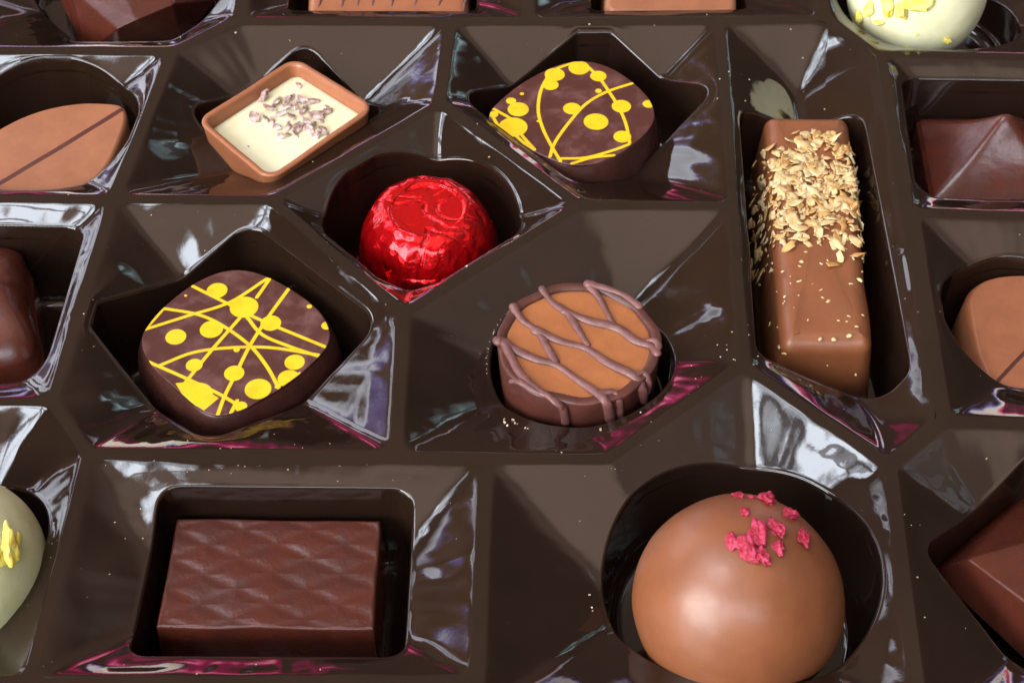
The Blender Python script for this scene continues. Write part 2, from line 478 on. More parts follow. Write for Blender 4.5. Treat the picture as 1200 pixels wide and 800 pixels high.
tray = thing('chocolate_tray', 'glossy dark brown moulded plastic tray holding all the chocolates', 'tray', (0, 0, FLOOR))
TZ = np.array([0, 0, FLOOR])
outlines = []
FACET_PTS = []
RIMS = {}
WELL = {}

def build_cell(key, c):
    raw = np.array([U(u, v)[:2] for u, v in c['poly']])
    flip = area2(raw) < 0
    n = len(raw)
    sl = c['slopes']; sl = list(sl) if hasattr(sl, '__len__') else [sl] * n
    conc = c['concave']
    # edge i goes raw[i] -> raw[i+1]
    if flip:
        raw = raw[::-1].copy()
        sl = [sl[(n - 2 - i) % n] for i in range(n)]
        if conc: conc = tuple((n - 2 - i) % n for i in conc)
    ins = inset_poly(raw, RIDGE)
    out = round_poly(ins, c['corner'], 8)
    outlines.append(out)
    zr = -0.32
    w = c['well']
    if w[0] == 'round':
        cen = U(w[1], w[2], zr); depth = (cen - CAM) @ FWD
        r = w[3] * depth / F
        a = np.linspace(0, 2 * math.pi, 720, endpoint=False)
        wl = cen[:2] + r * np.stack([np.cos(a), np.sin(a)], 1)
    else:
        wp = np.array([U(u, v, zr)[:2] for u, v in w])
        wr = c['wr']
        if area2(wp) < 0:
            wp = wp[::-1].copy()
            if hasattr(wr, '__len__'): wr = list(wr)[::-1]
        wl = round_poly(wp, wr, 40)
        # sides of a thermoformed pocket bow a little
    cc = wl.mean(0)
    th = np.linspace(0, 2 * math.pi, 260, endpoint=False)
    ex = [np.arctan2(*(p - cc)[::-1]) % (2 * math.pi) for p in np.vstack([out, resample(wl, 120)])]
    th = np.sort(np.r_[th, ex]); th = th[np.r_[True, np.diff(th) > 0.004]]
    if th[0] + 2 * math.pi - th[-1] < 0.004: th = th[:-1]
    ro = polyline_r(out, cc, th); rw = polyline_r(wl, cc, th)
    fil = 0.05 if c['gap'] > 0.05 else 0.035
    rw = np.minimum(rw, ro - c['gap'] - fil)
    tu = np.linspace(0, 2 * math.pi, 1440, endpoint=False)
    def usmooth(vals, passes):
        q = np.interp(tu, th, vals, period=2 * math.pi)
        for _ in range(passes): q = 0.25 * np.roll(q, 1) + 0.5 * q + 0.25 * np.roll(q, -1)
        return np.interp(th, tu, q, period=2 * math.pi)
    rou = polyline_r(out, cc, tu); rwu = np.minimum(polyline_r(wl, cc, tu), rou - c['gap'] - fil)
    for _ in range(30): rwu = np.minimum(0.25 * np.roll(rwu, 1) + 0.5 * rwu + 0.25 * np.roll(rwu, -1), rou - c['gap'] - fil)
    rw = np.minimum(np.interp(th, tu, rwu, period=2 * math.pi), ro - c['gap'] - fil + 0.004)
    dirs = np.stack([np.cos(th), np.sin(th)], 1)
    def depth_at(p):
        H = []
        for i in range(n):
            a, b = ins[i], ins[(i + 1) % n]; t = (b - a) / np.linalg.norm(b - a)
            nr = np.array([-t[1], t[0]])
            H.append(sl[i] * ((p - a) @ nr))
        if conc:
            i, j = conc
            m = 0.04 * np.logaddexp(H[i] / 0.04, H[j] / 0.04) - 0.04 * math.log(2) * np.exp(-((H[i] - H[j]) / 0.08) ** 2)
            H = [h for q, h in enumerate(H) if q not in conc] + [m]
        k = c['k']
        Hs = np.stack(H, 0)
        h = -k * np.log(np.exp(-np.clip(Hs, -5, 50) / k).sum(0))
        return h
    P0 = cc + dirs * ro[:, None]
    base = depth_at(P0)
    fan = np.array([noise.noise(Vector((math.cos(a) * 3.6 + cc[0], math.sin(a) * 3.6 + cc[1], 1.7))) * 0.022 + noise.noise(Vector((math.cos(a) * 10 + cc[0], math.sin(a) * 10, 5.7))) * 0.006 for a in th])
    NR = 26
    V = [np.c_[cc + dirs * (ro + 0.022)[:, None], np.full(len(th), -0.004)]]   # lip under the divider sheet
    for q in range(NR + 1):
        t = (q / NR) ** 1.25
        p = cc + dirs * (ro * (1 - t) + (rw + fil) * t)[:, None]
        h = depth_at(p) - base * (1 - t) ** 3
        run = (ro - rw - fil) * t
        h = np.maximum(h, 0.12 * run)
        rad = 0.018
        h = np.sqrt(h * h + rad * rad) - rad if q else h * 0
        # wavy thin sheet
        wv = np.array([noise.noise(Vector((x * 0.8, y * 0.8, 3.1))) for x, y in p]) * 0.035 * math.sin(math.pi * min(1, t * 1.0)) ** 1.0
        V.append(np.c_[p, -h - wv * min(1, 2 * t) - fan * math.sin(math.pi * min(1, t * 0.85)) * np.minimum(1, (ro - rw) / 0.9)])
    rim = V[-1][:, 2].copy()
    rim = usmooth(rim, 40)
    V[-1][:, 2] = rim
    RIMS[key] = dict(th=th, rim=np.c_[V[-1][:, :2], rim])
    FACET_PTS.append(np.concatenate(V[4:-2]))
    for i in range(1, 7):
        a = math.pi / 2 * i / 6
        p = cc + dirs * (rw + fil * (1 - math.sin(a)))[:, None]
        V.append(np.c_[p, rim - fil * (1 - math.cos(a))])
    fl = c['floor']; tp = c['taper']
    def wall(s):
        z = (rim - fil) * (1 - s) + fl * s
        r = rw - tp * s
        return np.c_[cc + dirs * r[:, None], z]
    V.append(wall(0.08)); V.append(wall(0.16))
    N = len(th)
    Fs = grid_faces(len(V), N)[:, ::-1]
    comp = mesh_obj('compartment', np.concatenate(V) - TZ, Fs, M['plastic'], tray)
    W = [wall(s) for s in (0.13, 0.3, 0.5, 0.7, 0.84)]
    fr = 0.22
    for i in range(1, 7):
        a = math.pi / 2 * i / 6
        r = rw - tp - fr * (1 - math.cos(a))
        W.append(np.c_[cc + dirs * r[:, None], np.full(N, fl + fr * (1 - math.sin(a)))])
    for s in (0.6, 0.25):
        W.append(np.c_[cc + dirs * ((rw - tp - fr) * s)[:, None], np.full(N, fl)])
    Vw = np.concatenate(W); Fw = [tuple(f) for f in grid_faces(len(W), N)[:, ::-1]]
    Fw.append(tuple(range(len(Vw) - N, len(Vw))))
    mesh_obj('well', Vw - TZ, Fw, M['plastic'], comp)
    WELL[key] = dict(c=cc, th=th, rw=rw, floor=fl)

for key, c in CELLS.items():
    build_cell(key, c)

# flat tops of the dividers, one sheet round all the openings
outer = np.array([(-14.5, 13.5), (-14.5, -9.5), (14.5, -9.5), (14.5, 13.5)])
vs, es = [], []
for lp in [outer] + outlines:
    b0 = len(vs); m_ = len(lp)
    vs += [Vector((float(x), float(y))) for x, y in lp]
    es += [(b0 + i, b0 + (i + 1) % m_) for i in range(m_)]
r_ = delaunay_2d_cdt(vs, es, [], 0, 1e-6)
tv = np.array([(v.x, v.y, 0) for v in r_[0]])
def inside(p, P):
    x, y = P[:, 0], P[:, 1]; x2, y2 = np.roll(x, -1), np.roll(y, -1)
    c_ = ((y > p[1]) != (y2 > p[1])) & (p[0] < (x2 - x) * (p[1] - y) / (y2 - y + 1e-15) + x)
    return c_.sum() % 2 == 1
tri = []
for f in r_[2]:
    g_ = tv[list(f)].mean(0)
    if any(inside(g_, o_) for o_ in outlines): continue
    a_, b_, c_ = tv[f[0]], tv[f[1]], tv[f[2]]
    tri.append(tuple(f) if np.cross(b_ - a_, c_ - a_)[2] > 0 else tuple(f)[::-1])
mesh_obj('divider_grid', tv - TZ, tri, M['plastic'], tray, smooth=False)
# outer skirt of the tray
sk = []
for z in (0.0, FLOOR - 0.05):
    for x, y in outer: sk.append((x, y, z))
sk = np.array(sk)
mesh_obj('skirt', sk - TZ, [(i, (i + 1) % 4, 4 + (i + 1) % 4, 4 + i) for i in range(4)] + [(4, 5, 6, 7)], M['plastic'], tray, smooth=False)

# ------------------------------------------------------------------ chocolates
def loc_of(u, v, z, fl=FLOOR):
    p = U(u, v, z)
    return np.array([p[0], p[1], fl + 0.004])

def local(pts, z, o):
    return np.array([U(u, v, z)[:2] - o[:2] for u, v in pts])

def paint_fn(o, z, sc, off, discs, lines, hw, blobs=()):
    cv = lambda x, y: U(off[0] + x / sc, off[1] + y / sc, z)[:2] - o[:2]
    D = []
    for x, y, r in discs:
        c = cv(x, y); R = np.linalg.norm(cv(x + r, y) - c); D.append((c, R))
    Sg = []
    for ln in lines:
        P = catmull(np.array([cv(x, y) for x, y in ln]), 7)
        Sg.append(np.c_[P[:-1], P[1:]])
    Sg = np.concatenate(Sg)
    polys = [np.array([cv(x, y) for x, y in b]) for b in blobs]
    def fn(Q):
        d = np.full(len(Q), 9.0)
        for c, R in D: d = np.minimum(d, np.linalg.norm(Q - c, axis=1) - R)
        for s in Sg:
            a, b = s[:2], s[2:]; ab = b - a
            t = np.clip(((Q - a) @ ab) / (ab @ ab + 1e-12), 0, 1)
            d = np.minimum(d, np.linalg.norm(Q - a - t[:, None] * ab, axis=1) - hw)
        for B in polys:
            B = ccw(B); e = np.full(len(Q), -9.0)
            for i in range(len(B)):
                a, b = B[i], B[(i + 1) % len(B)]; t = (b - a) / np.linalg.norm(b - a)
                e = np.maximum(e, (Q - a) @ np.array([t[1], -t[0]]))
            d = np.minimum(d, e)
        return np.clip(0.5 - d / 0.018, 0, 1)
    return fn

def printed(key, label, pts, z, cr, sc, off, discs, lines, hw, blobs, seed):
    cu = np.mean(pts, axis=0)
    o = loc_of(*cu, z)
    t = thing('printed_chocolate', label, 'chocolate', o, 'dark chocolates printed with yellow dots and lines')
    zt = z - o[2]
    P = local([(off[0] + x / sc, off[1] + y / sc) for x, y in cr], z, o)
    ol = resample(smooth_loop(ccw(P), 3), 760)
    for _ in range(30): ol = 0.25 * np.roll(ol, 1, 0) + 0.5 * ol + 0.25 * np.roll(ol, -1, 0)
    # walls swell out below the printed top
    coarse = resample(ol, 200)
    prof = [(0.10, 0.0), (-0.02, 0.10), (-0.10, 0.3 * zt), (-0.13, 0.55 * zt), (-0.10, 0.76 * zt), (-0.045, 0.90 * zt), (-0.012, 0.965 * zt), (0.0, zt - 0.022), (0.012, zt - 0.008), (0.05, zt - 0.02), (0.10, zt - 0.10)]
    block('shell', coarse, prof, M['print_side'], t, rings=4, wob=0.02, seed=seed)
    tp = [(-0.004, zt - 0.03), (-0.002, zt), (0.006, zt + 0.010)]
    block('printed_top', ol, tp, M['print'], t, rings=150, paint=paint_fn(o, z, sc, off, discs, lines, hw, blobs), closed_bottom=True)
    return t

printed('print_near', 'larger square dark chocolate with yellow dots and crossing lines, left of caramel disc',
        [(158, 402), (283, 309), (394, 392), (256, 497)], -0.42, [(88, 325), (130, 265), (180, 208), (300, 112), (415, 62), (510, 56), (605, 84), (700, 136), (800, 206), (850, 276), (862, 340), (825, 400), (735, 484), (640, 550), (565, 592), (500, 630), (400, 656), (330, 630), (235, 545), (150, 472), (97, 395)], 3.478, (140, 300),
        [(398, 142, 42), (508, 210, 58), (230, 331, 42), (375, 300, 47), (617, 275, 42), (305, 446, 34), (468, 479, 41), (714, 434, 41), (565, 543, 54),
         (690, 500, 45), (318, 565, 62), (845, 285, 22), (774, 207, 11), (495, 614, 26), (478, 383, 13), (270, 163, 6)],
        [[(300, 125), (450, 200), (575, 262), (840, 372)], [(100, 302), (280, 245), (450, 190), (600, 95)], [(612, 95), (560, 170)],
         [(180, 215), (320, 240), (420, 285), (530, 365), (600, 450), (650, 540)], [(690, 135), (600, 260), (530, 370), (480, 470), (430, 570), (400, 650)],
         [(490, 255), (380, 380), (262, 525)], [(520, 250), (580, 320), (680, 365), (812, 410)], [(165, 447), (300, 395), (450, 375), (620, 375), (812, 405)],
         [(108, 428), (250, 490), (400, 560), (505, 622)], [(455, 640), (480, 590)], [(180, 215), (105, 300)], [(640, 535), (735, 480)]],
        8.2 / 3.478 * 0.0108, [[(228, 520), (300, 512), (405, 580), (345, 630), (270, 585)]], 3)

printed('print_far', 'smaller square dark chocolate with yellow dots and curved lines, behind red foil sweet',
        [(569, 136), (687, 66), (775, 128), (672, 203)], -0.18, [(58, 335), (75, 295), (200, 187), (300, 127), (420, 72), (520, 52), (622, 62), (732, 108), (824, 178), (893, 248), (921, 318), (917, 372), (872, 434), (800, 495), (700, 558), (600, 590), (500, 596), (420, 580), (290, 524), (180, 455), (90, 405), (60, 370)], 4.443, (560, 60),
        [(527, 90, 55), (400, 125, 52), (378, 178, 42), (627, 133, 42), (628, 210, 17), (229, 225, 11), (173, 262, 26), (210, 306, 55), (183, 398, 75),
         (490, 302, 46), (615, 370, 64), (747, 290, 50), (752, 448, 46), (888, 278, 30), (315, 367, 9), (82, 332, 24)],
        [[(505, 62), (400, 100), (350, 160), (322, 230), (315, 320), (340, 410), (385, 500), (430, 575)], [(375, 552), (400, 480), (470, 380), (560, 280), (670, 215), (805, 170)],
         [(560, 72), (630, 140), (680, 210), (730, 290), (770, 380), (790, 480)], [(420, 562), (560, 557), (700, 520), (785, 488)], [(490, 587), (600, 556), (710, 545)],
         [(220, 430), (250, 465), (295, 515)], [(195, 440), (240, 480), (295, 515)], [(85, 305), (165, 350)], [(70, 330), (110, 400)]],
        9.5 / 4.443 * 0.0118, [], 8)

# --- waffle rectangle
def waffle():
    z = -0.50
    pts = [(203, 602), (451, 605), (443, 741), (177, 739)]
    o = loc_of(*np.mean(pts, axis=0), z)
    t = thing('waffle_chocolate', 'rectangular dark chocolate with diamond quilted top in the front pocket', 'chocolate', o)
    P = local(pts, z, o); zt = z - o[2]
    ol = resample(round_poly(ccw(P), 0.07, 6), 360)
    lx = np.ptp(P[:, 0]); ly = np.ptp(P[:, 1])
    def h(x, y):
        a = x / (lx / 3.2) + y / (ly / 4.0); b = x / (lx / 3.2) - y / (ly / 4.0)
        f = lambda q: np.abs((q % 1.0) - 0.5) * 2
        ga, gb = f(a), f(b)
        groove = np.minimum(1 - np.exp(-((1 - ga) / 0.42) ** 2), 1 - np.exp(-((1 - gb) / 0.42) ** 2))
        edge = np.minimum(lx / 2 - np.abs(x), ly / 2 - np.abs(y))
        return 0.0125 * (groove - 0.75) * np.clip(edge / 0.12, 0, 1)
    block('chocolate_body', ol, round_prof(0, zt, 0.05, 0.045, 4), M['waffle'], t, rings=90, hfun=h, wob=0.022, seed=2)
waffle()

# --- caramel disc in a dark cup
def caramel():
    z = -0.03; px, py, rp = 678, 400, 96
    o = loc_of(px, py, z, -1.25)
    t = thing('caramel_chocolate', 'round dark chocolate cup of orange caramel with criss-cross drizzle', 'chocolate', o)
    R = rp * ((U(px, py, z) - CAM) @ FWD) / F; zt = z - o[2]
    a = np.linspace(0, 2 * math.pi, 220, endpoint=False)
    wav = 1 + 0.012 * np.sin(5 * a + 1) + 0.01 * np.sin(11 * a)
    P = np.stack([R * np.cos(a) * wav, R * np.sin(a) * wav], 1)
    prof = [(0.14, 0.0), (0.05, 0.05), (0.03, 0.3 * zt), (0.01, 0.7 * zt), (0.0, zt - 0.03), (0.006, zt - 0.010), (0.02, zt - 0.001), (0.06, zt), (0.12, zt - 0.004), (0.14, zt - 0.028), (0.147, zt - 0.09)]
    block('shell', P, prof, M['cup_dark'], t, rings=3, wob=0.02, seed=5)
    ri = R - 0.12
    C = np.stack([ri * np.cos(a), ri * np.sin(a)], 1)
    block('filling', C, [(0.0, zt - 0.12), (0.0, zt - 0.045), (0.03, zt - 0.036)], M['caramel'], t, rings=12, hfun=lambda x, y: 0.006 * np.sin(3 * x + 1) * np.cos(3 * y))
    sc = 3.808
    strands = [
        ([(82, 340), (120, 355), (150, 410), (185, 475), (240, 535), (300, 575), (345, 612), (378, 640), (392, 705)], 1.0),
        ([(82, 340), (120, 345), (170, 375), (260, 415), (350, 440), (450, 510), (540, 575), (575, 620), (592, 690)], 1.1),
        ([(160, 190), (200, 240), (265, 290), (310, 360), (345, 425)], 0.95),
        ([(255, 285), (370, 335), (480, 365), (580, 430), (700, 495), (732, 560), (742, 610)], 1.1),
        ([(285, 105), (330, 160), (395, 205), (440, 270), (490, 350)], 0.95),
        ([(385, 200), (500, 245), (620, 275), (700, 330), (770, 360), (800, 395)], 1.1),
        ([(492, 88), (540, 140), (575, 200), (605, 260)], 0.85),
        ([(492, 85), (570, 105), (650, 135), (720, 185)], 0.9),
        ([(540, 575), (605, 565), (630, 610), (634, 680)], 0.85),
        ([(700, 492), (740, 480), (760, 520), (756, 570)], 0.8),
        ([(720, 340), (780, 335), (815, 360), (795, 395)], 0.8),
        ([(150, 520), (190, 525), (250, 560), (300, 580)], 0.8),
    ]
    for k, (pts, w) in enumerate(strands):
        Q = []
        for x, y in pts:
            u, v = 560 + x / sc, 310 + y / sc
            hi = z + 0.012
            p = U(u, v, hi)
            q = p - o; r = np.linalg.norm(q[:2])
            if r > R + 0.01 and q[1] < 0.15 * R:      # runs down the near wall
                lo = z - 0.9
                for _ in range(24):
                    m = (lo + hi) / 2; p = U(u, v, m)
                    if np.linalg.norm(p[:2] - o[:2]) > R + 0.01: hi = m
                    else: lo = m
                q = p - o
            elif r > R - 0.03:
                q[:2] *= (R - 0.03) / r
            r = np.linalg.norm(q[:2])
            w_ = min(1, max(0, (R - 0.05 - r) / 0.2)); w_ = w_ * w_ * (3 - 2 * w_)
            q[2] -= 0.034 * w_
            Q.append(q)
        Q = catmull(np.array(Q), 7)
        s = np.linspace(0, 1, len(Q))
        rad = w * 0.057 * (1 + 0.16 * np.sin(s * 7 + k) + 0.06 * np.sin(s * 17 + 2 * k))
        rad[:3] *= 1.18
        V, Fs = tube(Q, rad, 12, 0.62)
        mesh_obj('drizzle', V, Fs, M['drizzle'], t)
caramel()

# --- white filled milk cup
def cup():
    z = -0.10
    pts = [(229, 141), (346, 66), (441, 125), (316, 213)]
    o = loc_of(*np.mean(pts, axis=0), z)
    t = thing('square_cup_chocolate', 'square milk chocolate cup filled with white cream and cocoa nibs', 'chocolate', o)
    zt = z - o[2]
    P = local(pts, z, o)
    ol = resample(round_poly(ccw(P), 0.26, 10), 240)
    prof = [(0.22, 0.0), (0.16, 0.04), (0.12, 0.3 * zt), (0.06, 0.7 * zt), (0.01, zt - 0.05), (0.0, zt - 0.028), (0.012, zt - 0.008), (0.035, zt),
            (0.07, zt - 0.002), (0.095, zt - 0.014), (0.11, zt - 0.05), (0.13, zt - 0.2), (0.15, zt - 0.34)]
    block('shell', ol, prof, M['milk'], t, rings=3, wob=0.015, seed=11)
    il = ol + normals2(ol) * 0.125
    block('filling', il, [(0.0, zt - 0.33), (0.0, zt - 0.225), (0.02, zt - 0.21)], M['cream'], t, rings=12, hfun=lambda x, y: 0.012 * np.sin(2.2 * x + 1) * np.cos(2.5 * y))
    zf = z - 0.21
    nib = [(912, 335, 26), (882, 405, 26), (960, 350, 20), (1000, 345, 22), (1038, 296, 14), (1045, 345, 22), (1082, 350, 20), (1135, 385, 20), (970, 395, 20), (1012, 405, 22),
           (1055, 380, 20), (1100, 400, 24), (960, 440, 18), (972, 472, 18), (1000, 440, 20), (1035, 445, 24), (1070, 450, 20), (1095, 472, 18), (1120, 450, 22), (940, 375, 20),
           (1022, 370, 20), (1062, 420, 20), (925, 412, 16), (1086, 430, 20), (988, 372, 18), (1030, 470, 12), (1140, 375, 12), (1002, 468, 14), (862, 508, 5), (945, 420, 12), (1118, 420, 14)]
    for i, (x, y, s) in enumerate(nib):
        r = s / 2.9625 * 0.0122 * 1.3
        V, Fs = chunk((r * random.uniform(.9, 1.35), r * random.uniform(.45, .75), r * random.uniform(.22, .38)), 40 + i, 2, 0.5, 1.7)
        p = U(x / 2.9625, y / 2.9625, zf + r * 0.4) - o
        A = frame((random.uniform(-.9, .9), random.uniform(-.9, .9), 1), random.uniform(0, 6.28))
        mesh_obj('cocoa_nib', V @ A.T, Fs, M['nib'], t, smooth=False, loc=tuple(p))
cup()

# --- foil sweet
def foil():
    zt_w = -0.02
    o = loc_of(503, 268, -0.9)
    o = np.array([U(503, 300, -1.0)[0], U(503, 300, -1.0)[1], FLOOR + 0.004])
    t = thing('foil_sweet', 'round sweet wrapped in crinkled shiny red foil', 'sweet', o)
    H = 1.54
    prof = [(0.86, 0.0), (0.98, 0.03), (1.035, 0.14), (1.045, 0.3), (1.04, 0.5), (1.02, 0.72), (0.985, 0.92), (0.935, 1.10), (0.875, 1.25), (0.80, 1.38), (0.72, 1.46), (0.64, 1.505),
            (0.575, 1.525), (0.53, 1.523), (0.505, 1.508), (0.48, 1.500), (0.3, 1.505), (0.15, 1.51), (0.03, 1.512)]
    pr = catmull(np.array(prof), 5)
    N = 260
    a = np.linspace(0, 2 * math.pi, N, endpoint=False)
    V = []
    for r, zz in pr:
        w = min(1, max(0, (0.98 - zz / H) * 1.6)) 
        top = 1 if r < 0.56 and zz > 1.2 else 0
        x = np.cos(a) * r; y = np.sin(a) * r
        fold = np.zeros(N)
        for i in range(N):
            d = noise.noise(Vector((math.cos(a[i]) * 4.2, math.sin(a[i]) * 4.2, zz * 0.9)))
            e = noise.noise(Vector((math.cos(a[i]) * 2.2 + 7, math.sin(a[i]) * 2.2, zz * 2.2)))
            g = abs(noise.noise(Vector((x[i] * 3.4 + 3, y[i] * 3.4, zz * 3.4))))
            fold[i] = 0.115 * (abs(d) - 0.2) * (0.08 + w) + 0.055 * e * (0.4 + 0.4 * w) - 0.018 * (g - 0.2)
        if top: fold = (fold * 0.35 + 0.022 * np.sin(2 * a + 0.7) + 0.016 * np.sin(3 * a + 2)) * (r / 0.56) ** 2
        k = 1 + fold / max(r, 0.4) * 1.0
        V.append(np.c_[x * k, y * k, zz + fold * (0.5 if not top else 0.5) + 0.025 * np.sin(a - 0.6) * (r / 0.6 if zz > 1 else 0)])
    V = np.concatenate(V)
    n = len(pr)
    Fs = [tuple(f) for f in grid_faces(n, N)]
    Fs.append(tuple(range((n - 1) * N, n * N))); Fs.append(tuple(range(N - 1, -1, -1)))
    mesh_obj('foil_wrapper', V, Fs, M['foil'], t)
    # loose pleats pressed flat against the side
    for i in range(7):
        th = math.radians(-150 + i * 29 + random.uniform(-9, 9))
        z0, z1 = random.uniform(.75, 1.0), random.uniform(.2, .4)
        Q, R_ = [], []
        for s in np.linspace(0, 1, 9):
            zz = z0 + (z1 - z0) * s
            rr = np.interp(zz, [p[1] for p in prof[:12]], [p[0] for p in prof[:12]]) + 0.004
            b = th + 0.16 * (s - .5) * random.choice((1,)) * (1 if i % 2 else -1)
            Q.append((rr * math.cos(b), rr * math.sin(b), zz)); R_.append(0.012 + 0.016 * math.sin(math.pi * s))
        v, f = tube(Q, R_, 8, 0.8)
        mesh_obj('pleat', v, f, M['foil'], t)
foil()

# --- dome truffles
def dome(name, label, u, v, rp, zc, mat, fl=FLOOR, flat=1.0, lump=0.012, seed=1, group=None, part='chocolate_body'):
    P = U(u, v, zc); r = rp * ((P - CAM) @ FWD) / F
    o = np.array([P[0], P[1], fl + 0.004])
    t = thing(name, label, 'chocolate', o, group)
    zl = zc - o[2]
    sb = max(-0.985, -zl / (r * flat))
    lat = np.linspace(math.asin(sb), math.pi / 2 - 0.02, 70)
    N = 140; a = np.linspace(0, 2 * math.pi, N, endpoint=False)
    V = []
    for q in lat:
        V.append(np.stack([r * math.cos(q) * np.cos(a), r * math.cos(q) * np.sin(a), np.full(N, zl + r * flat * math.sin(q))], 1))
    V = np.concatenate(V)
    for i in range(len(V)):
        d = (V[i] - (0, 0, zl)); d /= np.linalg.norm(d)
        k = noise.noise(Vector(d * 1.6 + seed)) * lump + noise.noise(Vector(d * 5 + seed)) * lump * 0.12
        if V[i][2] > 0.03: V[i] += d * k
    Fs = [tuple(f) for f in grid_faces(len(lat), N)]
    Fs.append(tuple(range((len(lat) - 1) * N, len(lat) * N))); Fs.append(tuple(range(N - 1, -1, -1)))
    mesh_obj(part, V, Fs, mat, t)
    return t, o, P, r

t, o, c, r = dome('truffle', 'large round milk chocolate truffle topped with pink raspberry pieces', 864, 703, 123.5, -0.22, M['milk_deep'], lump=0.03, seed=4)
for i, (x, y, s, el) in enumerate([(473, 175, 21, 1.2), (566, 191, 36, 1.1), (495, 228, 17, 1.1), (642, 237, 27, 1.0), (596, 283, 33, 1.0), (540, 306, 36, 1.25), (455, 331, 29, 1.2),
                                   (508, 357, 34, 1.25), (548, 377, 26, 1.2), (603, 348, 22, 1.1), (692, 320, 27, 1.2), (513, 178, 13, 1.0)]):
    p = on_sphere(700 + x / 2.858, 520 + y / 2.858, c, r)
    k = s / 2.858 * 0.0105
    V, Fs = chunk((k * el * random.uniform(1.05, 1.3), k * random.uniform(.75, 1.0), k * random.uniform(.5, .75)), 140 + i, 3, 0.42, 1.9)
    A = frame(p - c, random.uniform(-0.5, 0.5))
    p = p + (p - c) / r * k * 0.22
    mesh_obj('raspberry_piece', V @ A.T, Fs, M['raspberry'], t, smooth=False, loc=tuple(p - o))
    if s > 28:
        pass

def zest_on(t, o, c, r, lst, seed):
    for i, (u, v, s, el) in enumerate(lst):
        p = on_sphere(u, v, c, r)
        k = s * 0.0125
        V, Fs = chunk((k * el * .85, k * 0.6, k * 0.4), seed + i, 2, 0.4, 1.4)
        A = frame(p - c, random.uniform(0, 6.28))
        p = p + (p - c) / r * k * 0.3
        mesh_obj('zest_piece', V @ A.T, Fs, M['zest'], t, smooth=False, loc=tuple(p - o))

t, o, c, r = dome('white_truffle', 'round white chocolate truffle with yellow zest in the far right pocket', 1074, -10, 80, -0.1, M['white'], lump=0.02, seed=9)
zest_on(t, o, c, r, [(1072, 6, 18, 1.3), (1058, 12, 14, 1.4), (1040, 3, 14, 1.5), (1020, 10, 12, 1.4), (1008, 20, 11, 1.2), (1030, 26, 8, 1.3), (1110, 47, 9, 1.1), (1062, 57, 6, 1.5), (1020, 52, 8, 1.8),
                     (1090, 0, 10, 1.4), (1052, -8, 14, 1.5), (1080, -14, 12, 1.2), (1074, 40, 3, 1), (1002, 30, 8, 1.4)], 300)
t, o, c, r = dome('green_truffle', 'pale green truffle with yellow piece, cut by left edge of picture', -58, 668, 112, -0.28, M['green'], lump=0.02, seed=12)
zest_on(t, o, c, r, [(8, 640, 15, 1.7), (-8, 655, 14, 1.3), (20, 632, 7, 1.3), (-40, 640, 20, 1.2), (-60, 600, 16, 1.3)], 340)

# --- leaf chocolates
def leaf(label, pts, z, stripe, hw, mat, prof_bulge, seed, inner=None):
    o = loc_of(*np.mean(pts, axis=0), z)
    t = thing('leaf_chocolate', label, 'chocolate', o, 'leaf shaped milk chocolates with one dark stripe')
    P = ccw(local(pts, z, o)); zt = z - o[2]
    ol = resample(smooth_loop(P, 3), 520)
    pf = [(0.02 - prof_bulge, 0.0), (-prof_bulge, 0.06), (-prof_bulge * 0.8, 0.5 * zt), (-prof_bulge * 0.45, zt - 0.13), (-0.02, zt - 0.045), (0.0, zt - 0.02), (0.025, zt)]
    pn = paint_fn(o, z, 1.0, (0, 0), [], [stripe], hw)
    block('chocolate_body', ol, pf, mat, t, rings=110, paint=pn, wob=0.012, seed=seed,
          hfun=lambda x, y: 0.03 * (1 - np.exp(-((x * x + y * y) * 0.0))) + 0 * x)
    return t
leaf('leaf shaped milk chocolate with dark stripe in the upper left pocket',
     [(-70, 178), (-20, 162), (30, 134), (85, 120), (132, 121), (145, 125), (147, 140), (141, 160), (128, 190), (102, 218), (50, 227), (0, 228), (-60, 232), (-120, 215)], -0.45,
     [(142, 129), (95, 158), (40, 191), (-10, 220), (-60, 240)], 0.045, M['leaf'], 0.05, 21)
leaf('striped milk chocolate oval beside the nut bar, cut by right edge',
     [(1136, 340), (1138, 372), (1150, 425), (1174, 466), (1222, 486), (1280, 470), (1305, 420), (1290, 360), (1230, 322), (1165, 322)], -0.40,
     [(1166, 450), (1190, 424), (1220, 392), (1250, 350), (1270, 330)], 0.028, M['leaf_deep'], 0.14, 22)

